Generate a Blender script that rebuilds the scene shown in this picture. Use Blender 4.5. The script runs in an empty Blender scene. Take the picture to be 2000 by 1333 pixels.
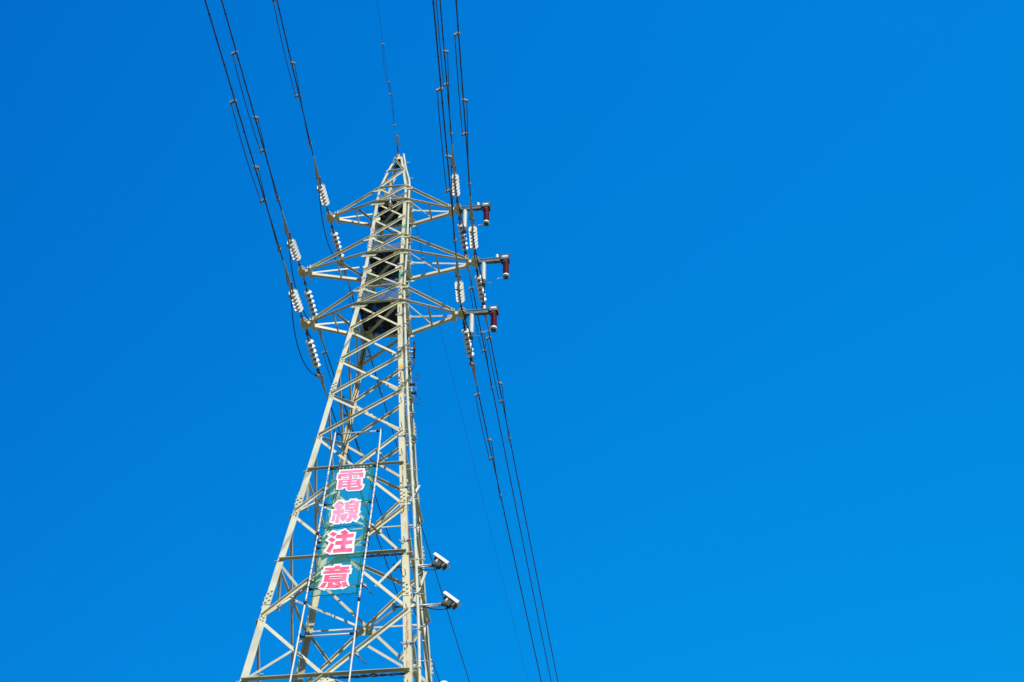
# tower, lines and banner against a clear sky
import bpy, bmesh, math, random
from mathutils import Vector, Matrix
random.seed(7)
R = math.radians
V = Vector
scene = bpy.context.scene
col = scene.collection

# ---------------------------------------------------------------- camera
def cam_axes(p, y, r):
    fwd = V((math.sin(y)*math.cos(p), math.cos(y)*math.cos(p), math.sin(p)))
    right = V((math.cos(y), -math.sin(y), 0.0))
    up = right.cross(fwd)
    c, s = math.cos(r), math.sin(r)
    return c*right + s*up, -s*right + c*up, fwd
ax, ay, az = cam_axes(R(45.82218), R(-5.14427), R(-0.79901))
cd = bpy.data.cameras.new('camera')
cam = bpy.data.objects.new('camera', cd); col.objects.link(cam)
m = Matrix((ax, ay, -az)).transposed().to_4x4()
m.translation = V((5.3753, -21.168, 1.6))
cam.matrix_world = m
cd.sensor_width = 36.0; cd.lens = 41.34
cd.clip_start = 0.1; cd.clip_end = 5000
scene.camera = cam

# ---------------------------------------------------------------- light
SKY_TILT = ((-0.118, (0.319, 0.741, 0.941)), (0.293, (0.207, 0.531, 1.068)))
SUN_EL, SUN_AZ = 38.0, 28.0            # azimuth measured from -Y towards +X
sd = V((math.sin(R(SUN_AZ))*math.cos(R(SUN_EL)), -math.cos(R(SUN_AZ))*math.cos(R(SUN_EL)), math.sin(R(SUN_EL))))
ld = bpy.data.lights.new('sun', 'SUN'); ld.energy = 3.6; ld.angle = R(0.5); ld.color = (1.0, 0.95, 0.86)
sun = bpy.data.objects.new('sun', ld); col.objects.link(sun)
sun.rotation_euler = sd.to_track_quat('Z', 'Y').to_euler(); sun.location = sd*200
world = bpy.data.worlds.new('World'); scene.world = world; world.use_nodes = True
wn = world.node_tree.nodes; wl = world.node_tree.links
bg = wn['Background']
sky = wn.new('ShaderNodeTexSky'); sky.sky_type = 'NISHITA'; sky.sun_disc = False
sky.sun_elevation = R(SUN_EL); sky.sun_rotation = R(180 - SUN_AZ)
sky.air_density = 1.0; sky.dust_density = 0.3; sky.ozone_density = 2.0
hsv = wn.new('ShaderNodeHueSaturation'); hsv.inputs['Hue'].default_value = 0.5; hsv.inputs['Saturation'].default_value = 2; hsv.inputs['Value'].default_value = 1.5
gam = wn.new('ShaderNodeGamma'); gam.inputs['Gamma'].default_value = 0.55
wl.new(sky.outputs[0], gam.inputs['Color']); wl.new(gam.outputs[0], hsv.inputs['Color']); 
tcw = wn.new('ShaderNodeTexCoord'); cmb = wn.new('ShaderNodeCombineColor'); cmb.inputs[0].default_value = 0.02
for i_, (a_, g_) in enumerate(SKY_TILT):          # clear-sky tint: deeper away from the sun, paler towards horizon and right
    dt = wn.new('ShaderNodeVectorMath'); dt.operation = 'DOT_PRODUCT'; wl.new(tcw.outputs['Generated'], dt.inputs[0]); dt.inputs[1].default_value = g_
    ad = wn.new('ShaderNodeMath'); ad.operation = 'ADD'; ad.inputs[1].default_value = a_; wl.new(dt.outputs['Value'], ad.inputs[0])
    mxn = wn.new('ShaderNodeMath'); mxn.operation = 'MAXIMUM'; mxn.inputs[1].default_value = 0.3; wl.new(ad.outputs[0], mxn.inputs[0])
    wl.new(mxn.outputs[0], cmb.inputs[1+i_])
mul = wn.new('ShaderNodeMix'); mul.data_type = 'RGBA'; mul.blend_type = 'MULTIPLY'; mul.inputs[0].default_value = 1.0
wl.new(hsv.outputs[0], mul.inputs[6]); wl.new(cmb.outputs[0], mul.inputs[7]); wl.new(mul.outputs[2], bg.inputs['Color'])
bg.inputs['Strength'].default_value = 0.15
scene.view_settings.view_transform = 'Standard'; scene.view_settings.look = 'None'
scene.view_settings.exposure = 0.5; scene.view_settings.gamma = 1.0

# ---------------------------------------------------------------- materials
def mat(name, base, rough=0.6, metal=0.0, var=0.0, scale=6.0, alt=None, stretch=None, spec=0.4, piece=0.0, grime=0.0):
    m = bpy.data.materials.new(name); m.use_nodes = True
    n = m.node_tree.nodes; l = m.node_tree.links; b = n['Principled BSDF']
    b.inputs['Roughness'].default_value = rough; b.inputs['Metallic'].default_value = metal
    b.inputs['Specular IOR Level'].default_value = spec
    b.inputs['Base Color'].default_value = (*base, 1)
    if var or alt:
        geo = n.new('ShaderNodeNewGeometry'); mp = n.new('ShaderNodeMapping')
        if stretch: mp.inputs['Scale'].default_value = stretch
        l.new(geo.outputs['Position'], mp.inputs['Vector'])
        nz = n.new('ShaderNodeTexNoise'); nz.inputs['Scale'].default_value = scale; nz.inputs['Detail'].default_value = 5
        l.new(mp.outputs[0], nz.inputs['Vector'])
        rp = n.new('ShaderNodeValToRGB')
        a = alt or tuple(c*(1-var) for c in base)
        rp.color_ramp.elements[0].color = (*a, 1); rp.color_ramp.elements[1].color = (*base, 1)
        rp.color_ramp.elements[0].position = 0.34; rp.color_ramp.elements[1].position = 0.56
        l.new(nz.outputs['Fac'], rp.inputs['Fac'])
        oi = n.new('ShaderNodeObjectInfo'); mr = n.new('ShaderNodeMapRange'); mr.inputs[3].default_value = 1-piece; mr.inputs[4].default_value = 1.0
        l.new(oi.outputs['Random'], mr.inputs[0])
        vm = n.new('ShaderNodeVectorMath'); vm.operation = 'SCALE'; l.new(rp.outputs[0], vm.inputs[0]); l.new(mr.outputs[0], vm.inputs['Scale'])
        last = vm.outputs[0]
        if grime:                                    # rust freckles and runs, stretched down the member
            mp2 = n.new('ShaderNodeMapping'); mp2.inputs['Scale'].default_value = (1, 1, 0.22); l.new(geo.outputs['Position'], mp2.inputs['Vector'])
            n2 = n.new('ShaderNodeTexNoise'); n2.inputs['Scale'].default_value = 9; n2.inputs['Detail'].default_value = 6; n2.inputs['Roughness'].default_value = 0.7
            l.new(mp2.outputs[0], n2.inputs['Vector'])
            r2 = n.new('ShaderNodeValToRGB'); r2.color_ramp.elements[0].position = 0.63; r2.color_ramp.elements[1].position = 0.75
            r2.color_ramp.elements[1].color = (grime, grime, grime, 1)
            l.new(n2.outputs['Fac'], r2.inputs['Fac'])
            mx = n.new('ShaderNodeMix'); mx.data_type = 'RGBA'; l.new(r2.outputs[0], mx.inputs[0]); l.new(last, mx.inputs[6]); mx.inputs[7].default_value = (0.34, 0.20, 0.09, 1); last = mx.outputs[2]
        l.new(last, b.inputs['Base Color'])
    return m
M = {}
M['paint'] = mat('weathered_cream_paint', (0.68, 0.68, 0.53), 0.55, 0, 0, 2.2, (0.54, 0.56, 0.45), piece=0.20, grime=0.6)
M['paint_warm'] = mat('yellowed_cream_paint', (0.68, 0.64, 0.45), 0.6, 0, 0, 2.0, (0.58, 0.55, 0.40), piece=0.12, grime=0.65)
M['galv'] = mat('galvanised_steel', (0.42, 0.45, 0.46), 0.42, 0.35, 0.3, 9)
M['galv_dark'] = mat('dull_galvanised_steel', (0.11, 0.15, 0.17), 0.5, 0.3, 0.35, 8)
M['fit'] = mat('weathered_fittings', (0.16, 0.14, 0.12), 0.55, 0.4, 0.5, 30)
M['capiron'] = mat('insulator_cap_iron', (0.26, 0.25, 0.24), 0.5, 0.2, 0.3, 30)
M['housing'] = mat('dark_grey_housing', (0.05, 0.06, 0.065), 0.5)
M['bolt'] = mat('bolt_steel', (0.20, 0.20, 0.17), 0.55, 0.3)
M['brown'] = mat('rusty_red_cap', (0.22, 0.035, 0.03), 0.6)
M['porc'] = mat('white_porcelain', (0.82, 0.84, 0.84), 0.18, 0, 0.06, 12, spec=0.5)
M['alu'] = mat('weathered_conductor', (0.075, 0.085, 0.085), 0.6, 0.3, 0.3, 20)
M['alu_clamp'] = mat('aluminium_clamp', (0.24, 0.28, 0.29), 0.5, 0.3, 0.4, 25)
M['dead'] = mat('grey_dead_end_sleeve', (0.42, 0.48, 0.49), 0.5, 0.3, 0.3, 18)
M['black'] = mat('black_rubber', (0.012, 0.013, 0.016), 0.55)
M['post'] = mat('pale_grey_polymer', (0.70, 0.78, 0.80), 0.4, 0, 0.05, 12)
M['redpol'] = mat('maroon_polymer', (0.17, 0.012, 0.045), 0.38, 0, 0.25, 14)
M['white'] = mat('white_coated_metal', (0.78, 0.80, 0.82), 0.4, 0, 0.06, 8)
M['polegrey'] = mat('white_grey_pole', (0.62, 0.64, 0.62), 0.4, 0, 0.12, 10)
M['rail'] = mat('pale_climbing_rail_steel', (0.56, 0.59, 0.50), 0.6, 0.0, 0.14, 7)
M['rope'] = mat('green_rope', (0.0, 0.17, 0.12), 0.8, 0, 0.3, 25)
M['yellow'] = mat('yellow_band_paint', (0.75, 0.50, 0.03), 0.6, 0, 0.25, 14)
M['redplate'] = mat('red_marking', (0.62, 0.03, 0.05), 0.5)
M['green'] = mat('green_plate', (0.0, 0.36, 0.24), 0.45)
M['whiteplate'] = mat('white_plate', (0.75, 0.74, 0.70), 0.5)
M['glass'] = mat('dark_glass', (0.01, 0.012, 0.015), 0.08, spec=0.6)
M['concrete'] = mat('concrete', (0.34, 0.33, 0.30), 0.9, 0, 0.3, 4)
M['ground'] = mat('dry_grass_ground', (0.18, 0.145, 0.055), 0.95, 0, 0, 0.35, (0.11, 0.11, 0.035))
M['glyphwhite'] = mat('white_vinyl', (0.80, 0.82, 0.85), 0.6, 0, 0.05, 5)
for k, c, a in (('den', (0.80, 0.17, 0.37), (0.77, 0.26, 0.46)), ('sen', (0.78, 0.27, 0.46), (0.74, 0.36, 0.54)),
                ('chuu', (0.80, 0.08, 0.21), (0.80, 0.18, 0.36)), ('i', (0.80, 0.09, 0.23), (0.80, 0.18, 0.34))):
    M['pink_'+k] = mat('faded_pink_vinyl_'+k, c, 0.6, 0, 0, 4, a)

def net_mat(name, color, density, su, sv, vary=0.0, blotch=3.0):
    """woven mesh: threads are a real pattern of the cloth, the holes are open"""
    m = bpy.data.materials.new(name); m.use_nodes = True
    n = m.node_tree.nodes; l = m.node_tree.links; b = n['Principled BSDF']
    b.inputs['Base Color'].default_value = (*color, 1); b.inputs['Roughness'].default_value = 0.8
    tr = n.new('ShaderNodeBsdfTransparent'); mix = n.new('ShaderNodeMixShader')
    geo = n.new('ShaderNodeNewGeometry'); sep = n.new('ShaderNodeSeparateXYZ'); l.new(geo.outputs['Position'], sep.inputs[0])
    def thread(sock, period, frac):
        d = n.new('ShaderNodeMath'); d.operation = 'DIVIDE'; l.new(sock, d.inputs[0]); d.inputs[1].default_value = period
        f = n.new('ShaderNodeMath'); f.operation = 'FRACT'; l.new(d.outputs[0], f.inputs[0])
        t = n.new('ShaderNodeMath'); t.operation = 'LESS_THAN'; l.new(f.outputs[0], t.inputs[0]); t.inputs[1].default_value = frac
        return t
    t1 = thread(sep.outputs[0], su, density*0.62); t2 = thread(sep.outputs[2 if sv > 0 else 1], abs(sv), density*0.62)
    mx = n.new('ShaderNodeMath'); mx.operation = 'MAXIMUM'; l.new(t1.outputs[0], mx.inputs[0]); l.new(t2.outputs[0], mx.inputs[1])
    fac = mx
    if vary:
        nz = n.new('ShaderNodeTexNoise'); nz.inputs['Scale'].default_value = blotch; nz.inputs['Detail'].default_value = 4
        l.new(geo.outputs['Position'], nz.inputs['Vector'])
        rp = n.new('ShaderNodeValToRGB'); rp.color_ramp.elements[0].position = 0.44; rp.color_ramp.elements[1].position = 0.58
        rp.color_ramp.elements[0].color = (1, 1, 1, 1); rp.color_ramp.elements[1].color = (1-vary, 1-vary, 1-vary, 1)
        l.new(nz.outputs['Fac'], rp.inputs['Fac'])
        m2 = n.new('ShaderNodeMath'); m2.operation = 'MAXIMUM'; l.new(mx.outputs[0], m2.inputs[0]); l.new(rp.outputs[0], m2.inputs[1]); fac = m2
    l.new(fac.outputs[0], mix.inputs[0]); l.new(tr.outputs[0], mix.inputs[1]); l.new(b.outputs[0], mix.inputs[2])
    l.new(mix.outputs[0], n['Material Output'].inputs['Surface'])
    return m
M['net'] = net_mat('green_banner_mesh', (0.0, 0.36, 0.34), 0.27, 0.024, 0.024)
M['guard_floor'] = net_mat('black_guard_net', (0.004, 0.008, 0.022), 0.5, 0.03, -0.03, 0.8, 5.0)
M['guard_wall'] = net_mat('grey_guard_net', (0.10, 0.11, 0.12), 0.62, 0.028, 0.028)

def rust_mat():
    m = bpy.data.materials.new('rust_streak'); m.use_nodes = True
    n = m.node_tree.nodes; l = m.node_tree.links; b = n['Principled BSDF']
    b.inputs['Base Color'].default_value = (0.50, 0.25, 0.11, 1); b.inputs['Roughness'].default_value = 0.9
    tr = n.new('ShaderNodeBsdfTransparent'); mix = n.new('ShaderNodeMixShader')
    geo = n.new('ShaderNodeNewGeometry'); mp = n.new('ShaderNodeMapping'); mp.inputs['Scale'].default_value = (60, 60, 3)
    l.new(geo.outputs['Position'], mp.inputs['Vector'])
    nz = n.new('ShaderNodeTexNoise'); nz.inputs['Scale'].default_value = 1.0; nz.inputs['Detail'].default_value = 3
    l.new(mp.outputs[0], nz.inputs['Vector'])
    rp = n.new('ShaderNodeValToRGB'); rp.color_ramp.elements[0].position = 0.38; rp.color_ramp.elements[1].position = 0.85
    l.new(nz.outputs['Fac'], rp.inputs['Fac']); l.new(rp.outputs[0], mix.inputs[0])
    l.new(tr.outputs[0], mix.inputs[1]); l.new(b.outputs[0], mix.inputs[2]); l.new(mix.outputs[0], n['Material Output'].inputs['Surface'])
    return m
M['rust'] = rust_mat()

# ---------------------------------------------------------------- mesh helpers
class MB:
    def __init__(s): s.v = []; s.f = []; s.sm = []
    def add(s, vs, fs, smooth=False):
        o = len(s.v); s.v += [tuple(v) for v in vs]
        s.f += [tuple(i+o for i in f) for f in fs]; s.sm += [smooth]*len(fs); return s
    def box(s, c, hx, hy, hz, ex=V((1, 0, 0)), ey=V((0, 1, 0)), ez=V((0, 0, 1))):
        c = V(c); p = [c+ex*(hx*i)+ey*(hy*j)+ez*(hz*k) for i in (-1, 1) for j in (-1, 1) for k in (-1, 1)]
        return s.add(p, [(0, 1, 3, 2), (4, 6, 7, 5), (0, 4, 5, 1), (2, 3, 7, 6), (0, 2, 6, 4), (1, 5, 7, 3)])
    def angle(s, p0, p1, a1, a2, size, t, size2=None):
        """rolled steel angle: heel on the line p0-p1, flanges along a1 and a2"""
        p0, p1 = V(p0), V(p1); d = (p1-p0).normalized(); s2 = size2 or size
        a1 = V(a1); a1 = (a1-d*a1.dot(d)).normalized()
        a2 = V(a2); a2 = (a2-d*a2.dot(d)-a1*a2.dot(a1)).normalized()
        prof = [(0, 0), (size, 0), (size, t), (t, t), (t, s2), (0, s2)]
        vs = [p+a1*u+a2*w for p in (p0, p1) for u, w in prof]
        fs = [(i, (i+1) % 6, (i+1) % 6+6, i+6) for i in range(6)]
        fs += [(0, 5, 4, 3), (0, 3, 2, 1), (6, 9, 10, 11), (6, 7, 8, 9)]
        return s.add(vs, fs)
    def tube(s, pts, r, n=8, caps=True, r1=None):
        pts = [V(p) for p in pts]; vs = []; N = len(pts)
        up = None
        for i, p in enumerate(pts):
            d = (pts[min(i+1, N-1)]-pts[max(i-1, 0)]).normalized()
            if up is None:
                up = d.orthogonal().normalized()
            else:
                up = up-d*up.dot(d); up = up.normalized() if up.length > 1e-6 else d.orthogonal().normalized()
            w = d.cross(up); rr = r if r1 is None else r+(r1-r)*i/(N-1)
            vs += [p+up*(rr*math.cos(2*math.pi*k/n))+w*(rr*math.sin(2*math.pi*k/n)) for k in range(n)]
        fs = [(i*n+k, i*n+(k+1) % n, (i+1)*n+(k+1) % n, (i+1)*n+k) for i in range(N-1) for k in range(n)]
        s.add(vs, fs, True)
        if caps:
            o = len(s.v)-len(vs)
            s.f.append(tuple(o+k for k in reversed(range(n)))); s.sm.append(False)
            s.f.append(tuple(o+(N-1)*n+k for k in range(n))); s.sm.append(False)
        return s
    def lathe(s, p, d, prof, n=20, smooth=True):
        """prof: list of (along, radius)"""
        p, d = V(p), V(d).normalized(); u = d.orthogonal().normalized(); w = d.cross(u); vs = []
        for a, r in prof:
            vs += [p+d*a+u*(r*math.cos(2*math.pi*k/n))+w*(r*math.sin(2*math.pi*k/n)) for k in range(n)]
        N = len(prof)
        fs = [(i*n+k, i*n+(k+1) % n, (i+1)*n+(k+1) % n, (i+1)*n+k) for i in range(N-1) for k in range(n)]
        o = len(s.v); s.add(vs, fs, smooth)
        s.f.append(tuple(o+k for k in reversed(range(n)))); s.sm.append(False)
        s.f.append(tuple(o+(N-1)*n+k for k in range(n))); s.sm.append(False)
        return s
    def plate(s, poly, nrm, t):
        poly = [V(p) for p in poly]; nrm = V(nrm).normalized(); k = len(poly)
        vs = poly+[p+nrm*t for p in poly]
        fs = [(i, (i+1) % k, (i+1) % k+k, i+k) for i in range(k)]+[tuple(reversed(range(k))), tuple(range(k, 2*k))]
        return s.add(vs, fs)
    def bolt(s, p, nrm, r=0.016, h=0.02):
        return s.lathe(p, nrm, [(-0.004, r), (h, r)], 6, False)
    def build(s, name, m, parent=None, **tags):
        me = bpy.data.meshes.new(name); me.from_pydata(s.v, [], s.f)
        me.polygons.foreach_set('use_smooth', s.sm)
        bm = bmesh.new(); bm.from_mesh(me); bmesh.ops.recalc_face_normals(bm, faces=bm.faces); bm.to_mesh(me); bm.free()
        me.materials.append(m)
        o = bpy.data.objects.new(name, me); col.objects.link(o)
        if parent is not None:
            o.parent = parent; o.matrix_parent_inverse = world_of(parent).inverted()
        for k, v in tags.items(): o[k] = v
        return o
def world_of(o):
    mw = Matrix.LocRotScale(o.location, o.rotation_euler, o.scale) if o.type == 'EMPTY' else Matrix.Identity(4)
    if o.parent is not None: mw = world_of(o.parent) @ o.matrix_parent_inverse @ mw
    return mw
def empty(name, loc, parent=None, **tags):
    o = bpy.data.objects.new(name, None); col.objects.link(o); o.location = loc; o.empty_display_size = 0.1
    if parent is not None:
        o.parent = parent; o.matrix_parent_inverse = world_of(parent).inverted()
    for k, v in tags.items(): o[k] = v
    return o
def thing(name, label, cat, loc, group=None):
    t = {'label': label, 'category': cat}
    if group: t['group'] = group
    return empty(name, loc, None, **t)
def smooth_curve(pts, n=8):
    """Catmull-Rom through pts"""
    P = [V(p) for p in pts]; P = [2*P[0]-P[1]]+P+[2*P[-1]-P[-2]]; out = []
    for i in range(1, len(P)-2):
        for k in range(n):
            t = k/n; a, b, c, d = P[i-1:i+3]
            out.append(0.5*((2*b)+(c-a)*t+(2*a-5*b+4*c-d)*t*t+(3*b-a-3*c+d)*t**3))
    out.append(P[-2]); return out

# ---------------------------------------------------------------- setting
g = MB()
NG = 24
gv = [((i/NG-0.5)*5000, (j/NG-0.5)*5000, 0) for i in range(NG+1) for j in range(NG+1)]
g.add(gv, [(i*(NG+1)+j, (i+1)*(NG+1)+j, (i+1)*(NG+1)+j+1, i*(NG+1)+j+1) for i in range(NG) for j in range(NG)])
g.build('ground', M['ground'], kind='structure')
# ---------------------------------------------------------------- tower geometry
Z = {0: 31.93, 1: 31.04, 2: 30.02, 3: 29.29, 4: 28.49, 5: 27.65, 6: 26.88, 7: 26.14, 8: 25.42, 9: 24.70, 10: 23.62, 11: 22.43,
     12: 21.14, 13: 19.72, 14: 18.66, 15: 17.34, 16: 16.07, 17: 14.56, 18: 13.15, 19: 11.45, 20: 9.8, 21: 8.0, 22: 6.1, 23: 4.0, 24: 2.2, 25: 0.3}
W = {0: .102, 1: .246, 2: .399, 3: .430, 4: .441, 5: .461, 6: .483, 7: .504, 8: .533, 9: .560, 10: .652, 11: .751, 12: .860, 13: .982,
     14: 1.073, 15: 1.198, 16: 1.313, 17: 1.46, 18: 1.58}
for k in range(19, 26): W[k] = 1.58+0.0886*(13.19-Z[k])
def legsize(z): return 0.152 if z < 15 else 0.138 if z < 19.5 else 0.117 if z < 24.8 else 0.088 if z < 29.2 else 0.064
for k in W: W[k] += 0.40*legsize(Z[k])
def wz(z):
    ks = sorted(Z, key=lambda k: Z[k])
    for a, b in zip(ks, ks[1:]):
        if Z[a] <= z <= Z[b]:
            t = (z-Z[a])/(Z[b]-Z[a]); return W[a]+(W[b]-W[a])*t
    return W[0]
# corners, counter-clockwise seen from below the front: front-left, front-right, back-right, back-left
SG = [(-1, -1), (1, -1), (1, 1), (-1, 1)]
def corner(c, k): return V((SG[c][0]*W[k], SG[c][1]*W[k], Z[k]))
FACES = [(0, 1), (1, 2), (2, 3), (3, 0)]            # left/right corner of each face seen from outside; outward normals below
NRM = [V((0, -1, 0)), V((1, 0, 0)), V((0, 1, 0)), V((-1, 0, 0))]
def face_n(f, k0, k1):
    a, b = FACES[f]; u = corner(b, k0)-corner(a, k0); w = corner(a, k1)-corner(a, k0)
    n = u.cross(w).normalized(); return n if n.dot(NRM[f]) > 0 else -n
tower = thing('transmission_tower', 'tall cream painted steel lattice tower with three pairs of crossarms carrying the power lines', 'tower', (0, 0, 0))

T_LEG = 0.012
for c in range(4):
    mb = MB(); sx, sy = SG[c]
    ks = [25, 23, 21, 19, 17, 15, 13, 11, 9, 8, 7, 6, 5, 4, 3, 2, 1, 0]
    for a, b in zip(ks, ks[1:]):
        s = legsize((Z[a]+Z[b])/2)
        mb.angle(corner(c, a), corner(c, b), (-sx, 0, 0), (0, -sy, 0), s, T_LEG)
    leg = mb.build('leg', M['paint_warm'] if c in (1, 3) else M['paint'], tower)
    # splice plates with bolt rows, on the outside of both flanges
    for zs in ((15.1, 15.0), (17.65, 17.8), (21.45, 21.4), (27.3, 27.3), (25.15, 25.15)):
        zc = zs[0]+0.0
        for axis in (0, 1):
            sp = MB()
            zc = zs[axis]
            s = legsize(zc); h = 0.20 if zc < 24 else 0.14
            w0, w1 = wz(zc-h), wz(zc+h)
            up = V((sx*(w1-w0), sy*(w1-w0), 2*h)).normalized()
            nn = V((0, sy, 0)) if axis == 0 else V((sx, 0, 0)); inn = V((-sx, 0, 0)) if axis == 0 else V((0, -sy, 0))
            nn = (nn-up*nn.dot(up)).normalized(); inn = (inn-up*inn.dot(up)).normalized()
            p = V((sx*wz(zc), sy*wz(zc), zc))+nn*0.0075+inn*(s*0.5)
            sp.box(p, s*0.47, 0.0065, h, inn, nn, up)
            rows = 3 if zc < 24 else 2
            for i in range(rows*2):
                for sgn in ((1, -1) if rows == 3 else (1,)):
                    q = p+up*((i+0.5)/(rows*2)*2-1)*h*0.85+inn*(s*0.22*(1 if i % 2 else -1))+nn*0.006
                sp.bolt(q, nn, 0.024 if zc < 24 else 0.014, 0.026)
            sp.build('splice_plate', M['paint_warm'] if c in (1, 3) else M['paint'], leg)
    # yellow painted band
    zb = 22.03; s = legsize(zb)+0.002; up = V((sx*(wz(zb+.1)-wz(zb)), sy*(wz(zb+.1)-wz(zb)), .1)).normalized()
    yb = MB(); p = V((sx*wz(zb), sy*wz(zb), zb))
    e1 = V((sx, 0, 0)); e2 = V((0, sy, 0))
    yb.angle(p-up*.06+e1*.003+e2*.003, p+up*.06+e1*.003+e2*.003, (-sx, 0, 0), (0, -sy, 0), s, T_LEG+.006)
    yb.build('yellow_band', M['yellow'], leg, label='yellow painted band around the leg')
    ft = MB(); ft.lathe((sx*W[25], sy*W[25], -0.4), (0, 0, 1), [(0, .55), (.55, .45), (.72, .42)], 24); ft.build('footing', M['concrete'], tower)

# ---- diagonals: one angle each
def diag(mb, f, ka, kb, rising, outside, size, stag=0.0):
    """from level ka (lower, larger k) to kb (upper). rising: runs up to the right seen from outside"""
    a, b = FACES[f]; n = face_n(f, ka, kb)
    ca, cb = (a, b) if rising else (b, a)
    p0, p1 = corner(ca, ka), corner(cb, kb)
    u = (corner(b, ka)-corner(a, ka)).normalized()
    s = legsize(p0.z)*0.35
    d = (p1-p0).normalized()
    p0 = p0+d*0.05; p1 = p1-d*0.05
    off = n*(0.004) if outside else -n*(T_LEG+0.004)
    fdown = V((0, 0, -1))-n*V((0, 0, -1)).dot(n)
    shift = -fdown.normalized()*(size*0.5)
    mb.angle(p0+off+shift, p1+off+shift, fdown, n if outside else -n, size, 0.009)
VISP = [(3, 2), (4, 3), (5, 4), (6, 5), (7, 6), (8, 7), (9, 8), (10, 9), (11, 10), (12, 11), (13, 12), (15, 13), (17, 15), (19, 17)]
cluster = MB()
def dsize(ka): return 0.053 if ka <= 9 else 0.061 if ka <= 13 else 0.063 if ka <= 17 else 0.068
for f in range(4):
    for ka, kb in VISP:
        for rising in (True, False):
            if f == 1 and ka <= 13:
                diag(cluster, f, ka, kb, rising, rising, dsize(ka))
            else:
                mb = MB(); diag(mb, f, ka, kb, rising, rising, dsize(ka))
                mb.build('diagonal_brace', M['paint_warm'] if (f == 2 or (f == 0 and random.random() < .3)) else M['paint'], tower)
    for ka, kb in ((21, 19), (23, 21), (25, 23)):
        for rising in (True, False): diag(cluster, f, ka, kb, rising, rising, 0.11)
    mb = MB(); diag(mb, f, 2, 1, True, True, 0.06); mb.build('diagonal_brace', M['paint'], tower) if f in (0, 3) else None
    if f in (1, 2): cluster.v += []; diag(cluster, f, 2, 1, True, True, 0.06)
    diag(cluster, f, 1, 0, False, True, 0.05)
cluster.build('bracing_mass', M['paint'], tower, kind='stuff')

# ---- horizontals
def horiz(name, f, k, size, flat_down=True, inside=False, m='paint', trim=0.03):
    a, b = FACES[f]; n = NRM[f]
    p0, p1 = corner(a, k), corner(b, k); d = (p1-p0).normalized()
    off = n*(-(T_LEG+0.016)) if inside else n*0.016
    mb = MB(); mb.angle(p0+d*trim+off, p1-d*trim+off, V((0, 0, -1)), n, size*.55, 0.008, size)
    return mb.build(name, M[m], tower)
for f in range(4):
    for k, s in ((1, .05), (2, .055), (5, .06), (8, .062), (14, .060), (16, .066), (18, .076)):
        horiz('horizontal_brace', f, k, s, inside=(k in (5, 8)))
    if f in (1, 3):
        for k in (3, 6, 9): horiz('horizontal_brace', f, k, .075)
# ---- redundant members and plan bracing
def mid(p, q, t=0.5): return p+(q-p)*t
for f in range(4):
    a, b = FACES[f]; n = NRM[f]
    def red(p, q, size=0.052, m='paint'):
        mb = MB(); d = (q-p).normalized()
        mb.angle(p+d*.05-n*.028, q+d*.03-n*.028, V((0, 0, -1)), -n, size, 0.007); mb.build('secondary_brace', M[m], tower)
    for (lo, up, hk, dn) in ((17, 15, 16, True), (19, 17, 18, False)):
        Lh, Rh = corner(a, hk), corner(b, hk)
        cx = (corner(a, lo)+corner(b, lo)+corner(a, up)+corner(b, up))/4
        if dn: red(Lh, mid(corner(a, lo), cx)); red(Rh, mid(corner(b, lo), cx))
        else: red(Lh, mid(corner(a, up), cx)); red(Rh, mid(corner(b, up), cx))
    if f in (1, 3):
        Lh, Rh = corner(a, 14), corner(b, 14)
        cx = (corner(a, 15)+corner(b, 15)+corner(a, 13)+corner(b, 13))/4
        red(Lh, mid(corner(a, 15), cx), .05); red(Rh, mid(corner(b, 15), cx), .05)
for k in (14, 16, 18):
    ms = [mid(corner(a, k), corner(b, k)) for a, b in FACES]
    for i in range(4):
        mb = MB(); p, q = ms[i], ms[(i+1) % 4]; d = (q-p).normalized()
        mb.angle(p+d*.06+V((0, 0, -.05)), q-d*.06+V((0, 0, -.05)), V((0, 0, -1)), d.cross(V((0, 0, 1))), .055, .007)
        mb.build('plan_brace', M['paint'], tower)
for k in (3, 6, 9):
    p, q = corner(3, k), corner(1, k); d = (q-p).normalized()
    mb = MB(); mb.angle(p+d*.1+V((0, 0, -.02)), q-d*.1+V((0, 0, -.02)), V((0, 0, -1)), d.cross(V((0, 0, 1))), .06, .007); mb.build('plan_brace', M['paint'], tower)
    for c in range(4):
        mb = MB()
        sx, sy = SG[c]; p = corner(c, k)+V((-sx*.02, -sy*.02, -.012)); s = .22 if c == 3 else .14
        mb.plate([p, p+V((-sx*s, 0, 0)), p+V((-sx*s, -sy*s*.45, 0)), p+V((-sx*s*.45, -sy*s, 0)), p+V((0, -sy*s, 0))], (0, 0, -1), .008)
        for i in range(3): mb.bolt(p+V((-sx*(.06+.06*i), -sy*.06, -.008)), (0, 0, -1), .013, .02)
        mb.build('corner_gusset', M['paint'], tower)

gmass = MB()
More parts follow.
